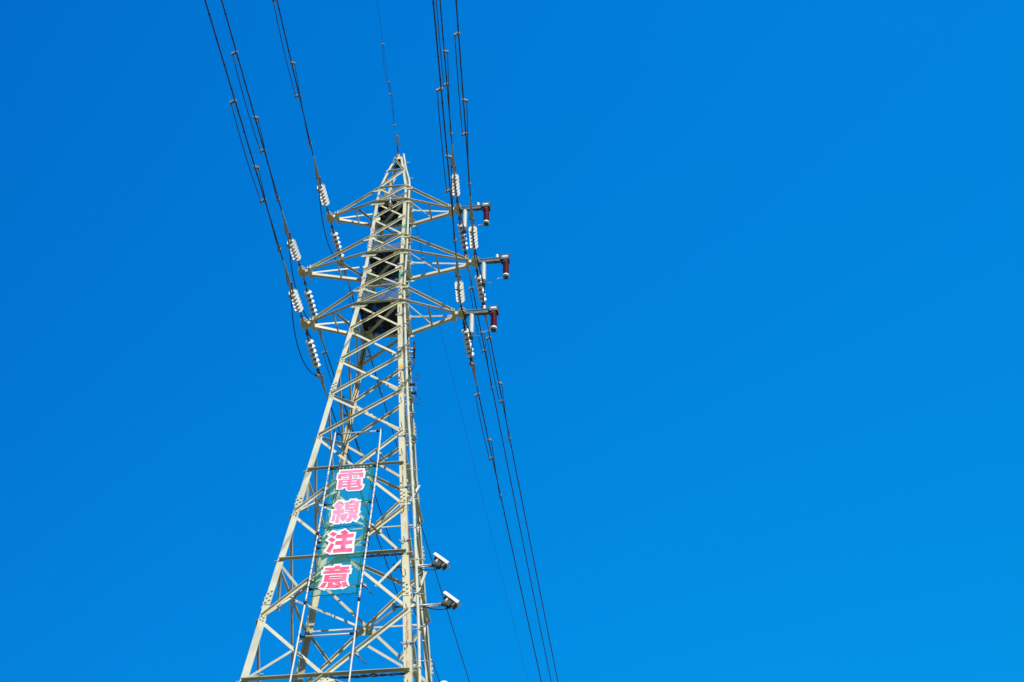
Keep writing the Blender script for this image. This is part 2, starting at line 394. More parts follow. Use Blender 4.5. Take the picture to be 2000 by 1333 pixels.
# ---- gusset plates with bolts on the outside and inside of the legs
for f in range(4):
    a, b = FACES[f]
    for k in range(2, 19):
        if k in (14, 16, 18): continue
        n = face_n(f, min(k+1, 19), k); 
        big = k <= 9
        for c, sgn in ((a, 1), (b, -1)):
            mb = gmass if f == 1 else MB()
            u = (corner(b, k)-corner(a, k)).normalized()*sgn
            lg = (corner(c, k-1)-corner(c, k)).normalized()
            p = corner(c, k)-n*(T_LEG+0.001)
            s = legsize(Z[k])
            if big:
                e = .20 if k in (3, 6, 9) else .13
                mb.plate([p-lg*.11, p-lg*.11+u*(s+e*.5), p-lg*.03+u*(s+e), p+lg*.06+u*(s+e*.9), p+lg*.12+u*(s+.02), p+lg*.12], -n, .008)
            q = corner(c, k)+u*s*.5+n*.001
            for i in range(4 if big else 3):
                mb.bolt(q+lg*(.035*(i-1.5))+u*(.028*(-1)**i), n, .013 if big else .017, .024)
            if big:
                for i in range(3): mb.bolt(p+u*(s+.03+.04*i)-lg*.06+n*.002, n, .011, .012)
            if f != 1: mb.build('gusset_plate', M['paint'], tower)
    for hi, lo, hk in ((13, 15, 14), (15, 17, 16), (17, 19, 18)):
        cx = (corner(a, lo)+corner(b, lo)+corner(a, hi)+corner(b, hi))/4; n = face_n(f, lo, hi); u = (corner(b, lo)-corner(a, lo)).normalized(); w = n.cross(u)
        mb = MB(); p = cx+n*.002
        mb.plate([p+u*.20+w*.03, p+u*.12+w*.085, p-u*.12+w*.085, p-u*.20+w*.03, p-u*.20-w*.05, p-u*.08-w*.085, p+u*.08-w*.085, p+u*.20-w*.05], -n, .01)
        for sx in (-1, 1):
            for i in range(2): mb.bolt(p+u*sx*(.12+.045*i)-w*.01, n, .017, .024); mb.bolt(p+u*sx*(.06+.045*i)+w*(.05-.09*(i)), n, .017, .024)
        mb.build('gusset_plate', M['paint'], tower)

gmass.build('plate_mass', M['paint'], tower, kind='stuff')
# ---- peak cap and earth-wire bracket
mb = MB(); mb.box((0, 0, 31.95), .13, .13, .012); mb.box((0, -.14, 31.90), .12, .008, .06); mb.plate([(-.07, -.14, 31.95), (.07, -.14, 31.95), (.02, -.16, 32.10), (-.02, -.16, 32.10)], (0, -1, 0), .012)
mb.plate([(-.07, .14, 31.95), (.07, .14, 31.95), (.02, .16, 32.06), (-.02, .16, 32.06)], (0, 1, 0), .012)
mb.build('peak_cap', M['paint'], tower)
mb = MB(); mb.box((0, 0, 31.80), .07, .07, .13); mb.build('peak_shield', M['black'], tower)

# ---- crossarms
ARMS = {}
def crossarm(side, k, kt, reach, ydev):
    arm = empty('crossarm', (side*W[k], 0, Z[k]), tower)
    tip = V((side*reach, ydev, Z[k])); X = V((1, 0, 0)); Y = V((0, 1, 0)); U = V((0, 0, 1))
    def part(name, mb, m='paint'): return mb.build(name, M[m], arm)
    cf0, cb0 = V((side*W[k], -W[k]-.012, Z[k])), V((side*W[k], W[k]+.012, Z[k]))
    ti = tip-X*side*.23
    tf, tb = ti-Y*.075, ti+Y*.075
    mb = MB(); mb.angle(tf, cf0, -Y, U, .075, .009); part('lower_chord', mb)
    mb = MB(); mb.angle(tb, cb0-X*side*.03, Y, U, .085, .009); part('lower_chord', mb)
    zt = Z[kt]-.04
    uf, ub = V((side*W[kt], -W[kt]-.012, zt)), V((side*W[kt], W[kt]+.012, zt))
    mb = MB(); mb.angle(tf+U*.10, uf, -U, -Y, .062, .008); part('upper_tie', mb)
    mb = MB(); mb.angle(tb+U*.10, ub, -U, Y, .055, .008); part('upper_tie', mb)
    # plates carrying the ties on the legs
    mb = MB()
    mb.plate([uf+X*side*.17-U*.13, uf+X*side*.19-U*.06, uf+U*.05, uf-X*side*.14+U*.05, uf-X*side*.14-U*.10], Y, .008)
    for i in range(4): mb.bolt(uf+X*side*(.13-.05*i)-U*(.07-.022*i)-Y*.001, -Y, .012, .022)
    mb.plate([ub+X*side*.17-U*.13, ub+X*side*.19-U*.06, ub+U*.05, ub-X*side*.14+U*.05, ub-X*side*.14-U*.10], -Y, .008)
    # horizontal knuckle plates where the chords meet the legs
    for c0, sy in ((cf0, -1), (cb0, 1)):
        mb.plate([c0+X*side*.16-U*.10, c0+X*side*.10-U*.125, c0-X*side*.24-U*.125, c0-X*side*.30-U*.04, c0+X*side*.05-U*.04], Y*(-sy), .009)
        for i in range(5): mb.bolt(c0+X*side*(.05-.07*i)-U*.085, Y*sy, .012, .02)
    part('gusset_plate', mb)
    mb = MB(); h = .5
    pf, pb = mid(tf, cf0, h), mid(tb, cb0, h)
    mb.angle(pf-U*.01, pb-U*.01, X*side, -U, .045, .007); part('strut', mb)
    mb = MB()
    if side < 0: mb.angle(pf-U*.012+X*.05, mid(tb, cb0, .97)-U*.012, X, -U, .055, .007)
    else: mb.angle(mid(tf, cf0, .97)-U*.012, pb-U*.012+X*.03, U, X, .05, .007, .02)
    part('diagonal_strut', mb)
    # end plate, stub and hexagonal hanger
    mb = MB(); mb.box(ti-U*.035, .042, .21, .008); mb.box(ti-X*side*.036+U*.03, .006, .21, .057); mb.box(ti+X*side*.036+U*.01, .006, .21, .037); mb.plate([ti+Y*.20+U*.1, ti+Y*.20-U*.05, ti+Y*.28+U*.0], X*side, .012)
    part('end_plate', mb)
    mb = MB(); mb.box(tip-X*side*.12+U*.03, .11, .06, .055); part('stub_beam', mb)
    hx = [tip+V((x, y, -.01)) for x, y in ((0, -.21), (.105, -.10), (.105, .10), (0, .21), (-.105, .10), (-.105, -.10))]
    mb = MB(); mb.plate(hx, U, .016); mb.plate([p+U*.09 for p in hx], U, .014)
    mb.box(tip+U*.035, .09, .006, .035, V((.8, .6, 0)), V((-.6, .8, 0))); mb.box(tip+U*.035, .09, .006, .035, V((.8, -.6, 0)), V((.6, .8, 0)))
    mb.box(tip-U*.014, .12, .006, .006, V((.8, .6, 0)), V((-.6, .8, 0))); mb.box(tip-U*.014, .12, .006, .006, V((.8, -.6, 0)), V((.6, .8, 0)))
    part('hanger_plate', mb)
    ARMS[(side, k)] = tip
REACH = {3: 1.914, 6: 2.464, 9: 2.141}
YD = {3: .085, 6: .13, 9: .06}
for k in (3, 6, 9):
    crossarm(-1, k, k-1, REACH[k], -.02); crossarm(1, k, k-1, REACH[k], YD[k])
    for sy in (-1, 1):         # the belts that carry the chords across the body
        mb = MB(); y = sy*(W[k]+.012)
        mb.angle((-W[k]-.02, y, Z[k]), (W[k]+.02, y, Z[k]), (0, sy, 0), (0, 0, 1), .078, .009); mb.build('belt_chord', M['paint'], tower)

# ---- number plates and rust
def on_front(x, z, off): return V((x, -wz(z)-off, z))
LVL = (('upper', 27.98, 4), ('middle', 25.82, 7))
for nm, z, k in LVL:
    p = on_front(-wz(z)+legsize(z)*.5, z, .006)
    mb = MB(); mb.box(p, .055, .003, .062); pl = mb.build('number_plate', M['whiteplate'], tower, label='small white plate with red writing on the left front leg')
    mb = MB(); q = p-V((0, .005, 0))
    for i in range(3): mb.box(q+V((-.030+.02*i, 0, .02-.02*(i % 2))), .007, .002, .022)
    mb.box(q+V((.025, 0, .022)), .02, .002, .007); mb.box(q+V((.02, 0, -.028)), .028, .002, .007); mb.box(q+V((.03, 0, -.005)), .008, .002, .028, V((.9, 0, .43)), V((0, 1, 0)), V((-.43, 0, .9)))
    mb.box(q+V((-.02, 0, -.035)), .02, .002, .006)
    mb.build('lettering', M['redplate'], pl)
    p = on_front(wz(z)-legsize(z)*.5, z+.03, .006)
    mb = MB(); mb.box(p, .056, .003, .068); pl = mb.build('number_plate', M['green'], tower, label='small green plate with white writing on the right front leg')
    mb = MB(); q = p-V((0, .005, 0))
    mb.box(q+V((-.012, 0, 0)), .005, .002, .03); mb.box(q+V((.016, 0, 0)), .005, .002, .03); mb.box(q+V((.002, 0, .028)), .018, .002, .004); mb.box(q+V((.002, 0, 0)), .018, .002, .004)
    mb.build('lettering', M['whiteplate'], pl)
mb = MB()
for (x, z, w, h) in ((-.10, 18.0, .016, .55), (-.12, 17.55, .012, .5), (-.10, 14.15, .02, .32), (-.14, 13.6, .018, .55), (-.08, 21.6, .012, .25), (-.06, 16.6, .01, .3)):
    mb = MB(); p = on_front(wz(z)+x*.66, z, .0032); sl = V((0.0886, -.0886, 1)) * -1
    up = V((-.0886, .0886, 1)).normalized(); mb.box(p, w, .0012, h, V((1, 0, 0)), V((0, 1, .0886)).normalized(), up)
    mb.build('rust_stain', M['rust'], tower)

# ---- climbing step bolts on the right front leg, cable bands
zs = [26.0-0.44*i for i in range(31)]
proto = None
for i, z in enumerate(zs):
    s = legsize(z)
    p = on_front(wz(z)-s*.45, z, 0) if i % 2 == 0 else V((wz(z), -wz(z)+s*.5, z))
    n = V((0, -1, 0)) if i % 2 == 0 else V((1, 0, 0))
    if i % 2 == 0:
        mb = MB(); mb.tube([p, p+n*.09, p+n*.105+V((0, 0, .015)), p+n*.105+V((-.008, 0, .065))], .009, 6); o = mb.build('step_bolt', M['fit'], tower)
    else:
        mb = MB(); mb.tube([p-n*.03, p+n*.17], .009, 6); mb.box(p+n*.17, .006, .02, .02); o = mb.build('step_bolt', M['galv'], tower)
for z in (24.1, 22.75, 21.9, 19.55, 17.9, 16.35, 16.0, 13.75, 26.3):
    s = legsize(z); mb = MB(); c = V((wz(z)-s*.5, -wz(z)+s*.5, z))
    mb.box(c+V((0, -s*.5-.008, 0)), s*.5+.05, .007, .022); mb.box(c+V((s*.5+.008, 0, 0)), .007, s*.5+.05, .022)
    mb.bolt(c+V((-s*.5-.03, -s*.5-.012, 0)), (0, -1, 0), .012, .03); mb.bolt(c+V((s*.5+.03, -s*.5-.012, 0)), (0, -1, 0), .012, .03)
    mb.tube([c+V((s*.5+.01, -s*.5-.02, .0)), c+V((s*.5+.09, -s*.5-.04, .01))], .012, 6)
    mb.build('clamp_band', M['galv'], tower)
# ---------------------------------------------------------------- climbing rail (fall-arrest) beside the right front leg
RAIL = [(.15, -.10, 32.14), (.30, -.22, 31.19), (.48, -.36, 30.24), (.51, -.40, 29.33), (.59, -.46, 27.17), (.62, -.50, 25.39), (.68, -.52, 24.54),
        (.87, -.71, 22.42), (1.05, -.88, 20.51), (1.24, -1.03, 18.79), (1.38, -1.15, 17.45), (1.52, -1.28, 16.01), (1.65, -1.40, 14.61), (1.79, -1.55, 12.93), (2.55, -2.3, 3.0)]
rail = thing('climbing_rail', 'long pale steel climbing rail running up beside the right front leg to the peak', 'climbing rail', RAIL[-1])
mb = MB()
mb.tube(smooth_curve(RAIL, 4), .031, 12)
mb.build('rail_tube', M['rail'], rail)
for z in [31.6, 30.55, 29.0, 28.2, 27.3, 26.5, 25.6, 24.9, 24.0, 23.1, 22.3, 21.3, 20.4, 19.4, 18.5, 17.6, 16.75, 15.9, 15.0, 14.2, 13.4]:
    for a, b in zip(RAIL, RAIL[1:]):
        if b[2] <= z <= a[2]:
            t = (z-a[2])/(b[2]-a[2]); p = V(a)+(V(b)-V(a))*t; break
    mb = MB(); mb.tube([V((wz(z)-.02, -wz(z)+.05, z)), p, p+V((.16, .02, .005))], .011, 6); mb.build('bracket', M['galv'], rail)

# ---------------------------------------------------------------- bird guard nets inside the body at each crossarm
for k, which in ((3, 'top'), (6, 'middle'), (9, 'lowest')):
    gn = thing('guard_net', 'dark netting box inside the tower body at the %s pair of crossarms' % which, 'netting', (0, 0, Z[k]), 'netting boxes inside the tower body')
    w = W[k]-.012; mb = MB(); N = 10; vs = []
    for i in range(N+1):
        for j in range(N+1):
            x, y = (i/N-.5)*2*w, (j/N-.5)*2*w
            vs.append((x, y, Z[k]+.03-.03*math.sin(math.pi*i/N)*math.sin(math.pi*j/N)+random.uniform(-.015, .015)))
    fl = MB(); fl.add(vs, [(i*(N+1)+j, (i+1)*(N+1)+j, (i+1)*(N+1)+j+1, i*(N+1)+j+1) for i in range(N) for j in range(N)])
    fl.add([(x, y, z+.09+random.uniform(-.03, .03)) for x, y, z in vs], [(i*(N+1)+j, (i+1)*(N+1)+j, (i+1)*(N+1)+j+1, i*(N+1)+j+1) for i in range(N) for j in range(N)])
    fl.build('floor_net', M['guard_floor'], gn)
    for sx, sy in ((0, -1), (1, 0), (0, 1), (-1, 0)):
        wl_ = MB(); H = .34+.05*(k-3)/3; vs = []
        for i in range(N+1):
            t = (i/N-.5)*2*w
            for j in range(4):
                h = H*j/3*(1-.30*math.sin(math.pi*i/N))
                vs.append((t if sx == 0 else sx*w, t if sy == 0 else sy*w, Z[k]+.07+h))
        wl_.add(vs, [(i*4+j, (i+1)*4+j, (i+1)*4+j+1, i*4+j+1) for i in range(N) for j in range(3)])
        wl_.build('side_net', M['guard_wall'], gn)

# ---------------------------------------------------------------- conductors, insulator strings, jumpers
# (name, crossarm, side, level, direction, lateral angle, z at the tip line, slope, start along the line)
SPANS = [('F', -1, 3, 3.18, -.250, -.1303, 1.88), ('F', -1, 6, 2.72, -.252, -.1298, 1.88), ('F', -1, 9, 2.60, -.160, -.1286, 1.90),
         ('F', 1, 3, 4.30, -.219, -.1307, 1.93), ('F', 1, 6, 4.20, -.167, -.1305, 1.85), ('F', 1, 9, 4.20, -.259, -.1307, 1.85),
         ('B', -1, 3, 2.92, -.103, -.0897, 1.59), ('B', -1, 6, 3.38, -.233, -.0904, 1.75), ('B', -1, 9, 3.64, -.196, -.0923, 1.58),
         ('B', 1, 3, 2.07, -.206, -.0901, 1.50), ('B', 1, 6, 2.22, -.077, -.0904, 1.55), ('B', 1, 9, 2.41, -.157, -.0898, 1.55)]
LV = {3: 'top', 6: 'middle', 9: 'lowest'}
CLAMP = {}
def disc_prof(L=.152, r=.116):
    return [(0.0, .030), (.004, .046), (.050, .050), (.052, .058), (.058, .080), (.072, .102), (.088, r*.97), (.098, r), (.106, r*.985), (.104, r*.92), (.094, r*.85), (.100, r*.78), (.092, r*.68), (.099, r*.60), (.091, r*.50), (.097, r*.42), (.090, r*.32), (.092, r*.26), (.09, .02), (L, .016)]
def insulator(label, p0, p1):
    d = (p1-p0).normalized(); L = (p1-p0).length; up = V((0, 0, 1)); up = (up-d*up.z).normalized(); sd_ = d.cross(up)
    t = thing('insulator_string', label, 'insulator', p0, 'white disc insulator strings on the crossarms')
    nd = 6; pitch = .152; a0 = (L-nd*pitch)*.52; 
    mb = MB()                                   # shackle, links, ball eye
    mb.tube([p0-d*.02, p0+d*a0*.35], .020, 6); mb.box(p0+d*a0*.42, .05, .018, .045, d, up, sd_); mb.tube([p0+d*a0*.30, p0+d*a0], .016, 6)
    mb.box(p0+d*a0*.74, .05, .045, .014, d, up, sd_); mb.bolt(p0+d*a0*.42+sd_*.04, sd_, .02, .03); mb.bolt(p0+d*a0*.42-sd_*.04, -sd_, .02, .03); mb.lathe(p0+d*(a0-.05), d, [(0, .03), (.05, .036)], 10)
    mb.build('tower_fitting', M['fit'], t)
    for i in range(nd):
        q = p0+d*(a0+pitch*i)
        mb = MB(); mb.lathe(q, d, disc_prof()[3:17], 26); o = mb.build('disc', M['porc'], t)
        mb = MB(); mb.lathe(q, d, [(0, .024), (.005, .042), (.040, .048), (.064, .058)], 14); mb.lathe(q, d, [(.088, .045), (.12, .030), (.14, .022), (.152, .02)], 10); mb.build('cap', M['capiron'], o)
    e = p0+d*(a0+pitch*nd); rest = (p1-e).length
    mb = MB(); mb.tube([e-d*.01, p1], .017, 6); mb.box(e+d*rest*.3, .04, .022, .045, d, sd_, up); mb.box(e+d*rest*.62, .045, .05, .015, d, sd_, up)
    for s in (-1, 1): mb.bolt(e+d*rest*.3+sd_*s*.02, sd_*s, .022, .04); mb.tube([e+d*rest*.45+sd_*s*.05, p1+sd_*s*.05], .012, 6)
    mb.build('line_fitting', M['fit'], t)
    mb = MB()
    for s in (-1, 1):
        mb = MB(); mb.lathe(p1-d*.03+sd_*s*.03, sd_*s, [(0, .024), (.05, .026), (.06, .01)], 8)
        mb.build('cotter_cap', M['brown'], t)
    mb = MB(); h = e+d*rest*.30; mb.tube(smooth_curve([h, h+up*.10+d*.0, h+up*.17-d*.05, h+up*.20-d*.12], 4), .008, 6)
    mb.build('arcing_horn', M['galv'], t)
    return t
def span_pt(sp, s):
    kind, side, k, phi, z0, k1, s0 = sp; sg = -1 if kind == 'F' else 1
    P = V((side*REACH[k], .09 if side > 0 else 0.0, Z[k]))
    return P+V((math.sin(R(phi))*s, sg*math.cos(R(phi))*s, z0+k1*s+.0007*s*s))
def span_dir(sp, s): return (span_pt(sp, s+.05)-span_pt(sp, s-.05)).normalized()
conds = []
for sp in SPANS:
    kind, side, k, phi, z0, k1, s0 = sp
    sname = 'left' if side < 0 else 'right'; sg = -1 if kind == 'F' else 1
    near = 'near' if kind == 'F' else 'far'
    tip = ARMS[(side, k)]+V((0, sg*.20, -.005))
    C0 = span_pt(sp, s0); d = span_dir(sp, s0+.1)
    insulator('six white discs on the %s side of the %s %s crossarm' % (near, LV[k], sname), tip, C0)
    # conductor with its dead-end sleeve, damper wires and rings
    t = thing('conductor', 'dark conductor cable leaving the %s %s crossarm on its %s side' % (LV[k], sname, near), 'power line', C0, 'conductor cables')
    end = 42 if kind == 'F' else 120
    ss = [s0+.2]+[s0+.2+i*.5 for i in range(1, 40)]+[s0+20+i*4 for i in range(1, int((end-20)/4))]
    mb = MB(); mb.tube([span_pt(sp, s) for s in ss], .0165, 8); mb.build('cable', M['alu'], t)
    up = V((0, 0, 1)); lat = d.cross(up).normalized(); upn = lat.cross(d)
    a = C0-d*.06; b = C0+d*.85
    mb = MB(); mb.lathe(C0+d*.02, d, [(0, .030), (.06, .040), (.32, .036), (.60, .024), (.82, .018)], 12)
    mb.plate([C0-d*.04+upn*.02, C0+d*.55+upn*.02, C0+d*.10-upn*.10, C0-d*.02-upn*.09], lat, .02); mb.plate([C0-d*.04+lat*.0, C0+d*.6, C0+d*.12+lat*.075, C0-d*.02+lat*.07], upn, .02)
    J = C0-d*(.36 if kind == 'F' else .10)-upn*(.16 if kind == 'F' else .14)-V((.02 if side < 0 else 0, 0, 0))
    mb.tube(smooth_curve([C0+d*.14, C0+d*.02-upn*.07, C0-d*.12-upn*.12, J], 5), .026, 8)
    mb.box(J, .045, .04, .03, d, lat, upn); mb.bolt(J+lat*.04, lat, .02, .05); mb.bolt(J-lat*.04, -lat, .02, .05)
    mb.build('dead_end_sleeve', M['dead'], t)
    CLAMP[(kind, side, k)] = (J, d)
    if kind == 'F': A, B = (7.78, 4.82), (5.87, 3.13)
    else: A, B = (2.69, 5.23), (4.48, 6.85)
    for n_, (x, y) in enumerate((A, B)):
        dl = -1 if n_ == 0 else 1
        w = MB(); pts = []
        for i in range(25):
            u = i/24; s = x+(y-x)*u; hang = -.05-.10*math.sin(math.pi*u)*(1 if n_ == 0 else .5)
            side_off = dl*.085*(1-u)+(-dl*.02 if n_ else dl*.085)*u
            pts.append(span_pt(sp, s)+V((side_off, 0, hang)))
        w.tube(pts, .0115, 6); w.build('damper_wire', M['alu'], t)
        for e, p in ((x, pts[0]), (y, pts[-1])):
            c = span_pt(sp, e); dd = span_dir(sp, e); q = (c+p)/2; l2 = dd.cross(up).normalized()
            mb = MB(); mb.box(c, .030, .036, .032, dd, l2, up); mb.box(q, .024, abs(p.x-c.x)*.5+.01, .022, dd, l2, up); mb.box(p, .030, .022, .025, dd, l2, up); mb.tube([p, pts[2] if e == x else pts[-3]], .014, 6)
            mb.bolt(c+V((0, 0, .03)), up, .016, .03)
            mb.build('cable_clamp', M['alu_clamp'], t)
    s = s0+1.3
    while s < (13 if kind == 'F' else 24):
        mb = MB(); c = span_pt(sp, s); dd = span_dir(sp, s); mb.lathe(c-dd*.012, dd, [(0, .023), (.024, .023)], 8, False); s += .62+random.uniform(-.06, .06)
        mb.build('snow_ring', M['black'], t)
    conds.append(sp)

# jumpers
POST = {3: V((2.12, .09, 28.33)), 6: V((2.69, .13, 25.99)), 9: V((2.39, .06, 23.84))}
SAG = {3: .88, 6: .92, 9: .98}
for side in (-1, 1):
    for k in (3, 6, 9):
        A, dA = CLAMP[('F', side, k)]; B, dB = CLAMP[('B', side, k)]
        if side < 0:
            pts = []
            zlow = Z[k]-SAG[k]-.05
            for i in range(33):
                u = i/32; p = A+(B-A)*u; dep = (A.z+B.z)/2-zlow
                p = p+V((-.07*math.sin(math.pi*u), 0, -dep*(1-abs(2*u-1)**2.3)))
                pts.append(p)
            lab = 'slack black jumper loop hanging under the %s left crossarm' % LV[k]
        else:
            Q = POST[k]+V((0, 0, -.06))
            pts = smooth_curve([A, A+V((.02, .35, -.22)), mid(A, Q, .62)+V((0, 0, -.13)), Q+V((0, -.16, .015)), Q, Q+V((0, .2, -.01)), mid(Q, B, .55)+V((0, 0, -.10)), B+V((0, -.1, -.10)), B], 6)
            lab = 'black jumper cable carried by the white post under the %s right crossarm' % LV[k]
        mb = MB(); mb.tube(pts, .0135, 8)
        o = mb.build('jumper_cable', M['black'], None, label=lab, category='jumper cable', group='jumper cables around the crossarms')

# ---------------------------------------------------------------- booms, posts and arresters on the right crossarms
BOOM = {3: (2.87, 29.32, 2.755, 28.50, 2.51), 6: (3.42, 26.90, 3.315, 26.12, 3.07), 9: (3.11, 24.73, 2.985, 23.97, 2.73)}
for k in (3, 6, 9):
    xe, zc, xa, zb, xk = BOOM[k]; tip = ARMS[(1, k)]; y = POST[k].y; x0 = tip.x+.07
    t = thing('arrester_boom', 'grey steel boom bolted to the tip of the %s right crossarm' % LV[k], 'boom', (x0, y, zc), 'booms on the right crossarms')
    zc = zc-.01
    mb = MB(); mb.box(((x0+xe-.2)/2, y, zc), (xe-.2-x0)/2, .045, .055); mb.box((x0+.02, y, zc), .03, .09, .085); mb.box(((x0+xe)/2-.1, y, zc+.058), (xe-x0)/2-.12, .06, .005)
    mb.box((x0+(xe-x0)*.55, y, zc), .02, .055, .068); mb.build('beam', M['galv_dark'], t)
    mb = MB(); cx = xe-.12
    mb.box((cx, y-.10, zc+.03), .12, .006, .09); mb.box((cx, y+.10, zc+.03), .12, .006, .09); mb.box((cx, y, zc+.122), .13, .11, .005); mb.box((cx-.115, y, zc+.02), .006, .1, .08); mb.box((cx+.115, y, zc+.0), .006, .1, .115)
    mb.build('end_bracket', M['galv_dark'], t)
    mb = MB(); mb.box((cx, y-.109, zc+.045), .075, .003, .028); mb.build('name_plate', M['white'], t)
    mb = MB()
    for i in range(9): mb.tube([(x0+.06+i*.045, y-.02, zc+.06), (x0+.06+i*.045, y-.03, zc+.12)], .007, 5)
    mb.build('bird_spikes', M['galv'], t)
    mb = MB(); mb.lathe((xk, y, zc+.06), (0, 0, 1), [(0, .02), (.05, .02), (.055, .038), (.09, .045), (.10, .03), (.13, .032), (.15, .044), (.18, .04), (.20, .015)], 14); mb.build('knob_insulator', M['porc'], t)
    mb = MB(); mb.tube([(xk, y, zc+.09), (xk+.15, y, zc+.12), (cx-.05, y, zc+.12)], .006, 5); mb.build('earth_lead', M['black'], t)
    # post insulator
    Q = POST[k]; L = zc-.06-Q.z
    po = thing('post_insulator', 'white ribbed post hanging from the boom of the %s right crossarm' % LV[k], 'insulator', (Q.x, Q.y, zc-.06), 'white posts under the booms')
    prof = [(0, .05)]; nr = 22
    for i in range(nr):
        a = .03+(L-.12)*i/nr; st = (L-.12)/nr; prof += [(a, .063), (a+st*.45, .071), (a+st*.6, .071), (a+st*.75, .063)]
    prof += [(L-.08, .05)]
    mb = MB(); mb.lathe((Q.x, Q.y, zc-.06), (0, 0, -1), prof, 22); mb.build('ribbed_body', M['post'], po)
    mb = MB(); mb.lathe((Q.x, Q.y, zc-.06-L+.08), (0, 0, -1), [(0, .055), (.04, .055), (.05, .03), (.10, .03)], 14); mb.box((Q.x, Q.y, Q.z-.05), .05, .07, .03); mb.bolt((Q.x-.05, Q.y, Q.z-.05), (-1, 0, 0), .02, .05); mb.build('clamp', M['galv_dark'], po)
    mb = MB(); mb.tube(smooth_curve([(Q.x+.03, Q.y, Q.z+.02), (Q.x+.12, Q.y, Q.z+.01), (Q.x+.22, Q.y-.02, Q.z-.04)], 4), .008, 6); mb.build('arcing_horn', M['galv'], po)
    # arrester
    ztop = zc+.0; L = ztop-zb
    ar = thing('surge_arrester', 'maroon ribbed arrester hanging from the end of the %s right boom' % LV[k], 'arrester', (xa, y, ztop), 'maroon arresters on the boom ends')
    prof = [(.09, .05)]; nr = 11; body = L-.09-.13
    for i in range(nr):
        a = .09+body*i/nr; st = body/nr; prof += [(a+.004, .066), (a+st*.5, .086), (a+st*.72, .086), (a+st*.86, .066)]
    prof += [(.09+body, .06)]
    mb = MB(); mb.lathe((xa, y, ztop), (0, 0, -1), prof, 24); mb.build('ribbed_body', M['redpol'], ar)
    mb = MB(); mb.lathe((xa, y, ztop), (0, 0, -1), [(.0, .06), (.05, .075), (.088, .078)], 20); mb.lathe((xa, y, ztop-.09-body), (0, 0, -1), [(0, .08), (.05, .088), (.06, .085)], 24); mb.build('end_cap', M['white'], ar)
    mb = MB(); mb.lathe((xa, y, ztop-.15-body), (0, 0, -1), [(0, .075), (.05, .08), (.055, .05), (.075, .02)], 16); mb.build('electrode', M['galv_dark'], ar)
    mb = MB(); q = V((xa, y, ztop-.20-body)); mb.tube(smooth_curve([q+V((.1, 0, .01)), q+V((-.05, 0, 0)), q+V((-.18, -.01, -.01)), q+V((-.25, -.02, -.05))], 5), .010, 6); mb.build('horn', M['galv'], ar)
# dark rod beside the lowest right tip and the lowest left tip
for side in (1, -1):
    p = ARMS[(side, 9)]+V((.06, .06, -.1)); mb = MB(); mb.tube([p, p+V((-.03 if side > 0 else .12, .12, -.26))], .028 if side > 0 else .014, 8)
    mb.build('hanging_rod', M['black'], None, label='short black rod under the tip of the lowest %s crossarm' % ('right' if side > 0 else 'left'), category='rod')

# ---------------------------------------------------------------- earth wires at the peak
def earth(label, p, pts, extra):
    t = thing('earth_wire', label, 'earth wire', p)
    mb = MB(); mb.tube(pts, .0052, 6); mb.build('wire', M['alu'], t); extra(t); return t
EF = lambda s: V((.0+.0699*s, -s, 32.08-.145*s+.001*s*s)) + V((0, 0, 0))
def efx(t):
    p0 = V((0, -.16, 32.06)); p1 = EF(.62)
    mb = MB()
    for i in range(7):
        q = p0+(p1-p0)*((i+.5)/8); mb.lathe(q-V((0, .012, 0)), (p1-p0), [(0, .018), (.03, .026), (.05, .014)], 8)
    mb.tube([p0, p1], .014, 6); mb.build('link_chain', M['fit'], t)
    mb = MB(); mb.lathe(p1-V((0, -.05, 0)), EF(1.1)-p1, [(0, .02), (.1, .03), (.4, .014), (.55, .01)], 8)
    mb.tube(smooth_curve([p1+V((.01, -.02, .03)), p1+V((.03, -.22, .08)), p1+V((.065, -.12, .07)), p1+V((.06, .10, .02)), p1+V((.03, .22, -.01))], 5), .016, 6); mb.build('strain_clamp', M['galv'], t)
    for s_, m_ in ((1.35, 0), (2.55, 1), (3.0, -1), (4.35, 1)):
        c = EF(s_); mb = MB(); mb.box(c, .03, .025, .03); mb.build('cable_clamp', M['alu_clamp'], t)
    for a, b, dx in ((4.35, 2.55, -.06), (3.0, 1.35, .05)):
        mb = MB(); mb.tube([EF(a+(b-a)*i/12)+V((dx*math.sin(math.pi*min(1, i/12+.15)), 0, -.06*math.sin(math.pi*i/12)-.012)) for i in range(13)], .006, 6); mb.build('damper_wire', M['alu'], t)
earth('thin earth wire leaving the peak on the near side above the tower top', (0, -.16, 32.0), [EF(.9+i*.8) for i in range(50)], efx)
EBk = lambda s: V((.03+.0485*s, .16+s, 31.92-.080*s+.0006*s*s))
def ebx(t):
    mb = MB(); mb.tube([EBk(0), EBk(.7)], .012, 6); mb.lathe(EBk(.6), EBk(1)-EBk(.6), [(0, .02), (.1, .028), (.5, .012)], 8); mb.build('strain_clamp', M['galv'], t)
    for s_ in (2.1, 2.75, 3.6):
        mb = MB(); mb.box(EBk(s_), .03, .03, .03); mb.build('cable_clamp', M['alu_clamp'], t)
    mb = MB(); mb.tube([EBk(2.1+1.5*i/12)+V((.05*math.sin(math.pi*min(1, i/12+.2)), 0, -.05*math.sin(math.pi*i/12)-.012)) for i in range(13)], .006, 6); mb.build('damper_wire', M['alu'], t)
earth('hair thin earth wire running away behind the tower on the right', (0, .16, 31.9), [EBk(.5+i*1.6) for i in range(70)], ebx)
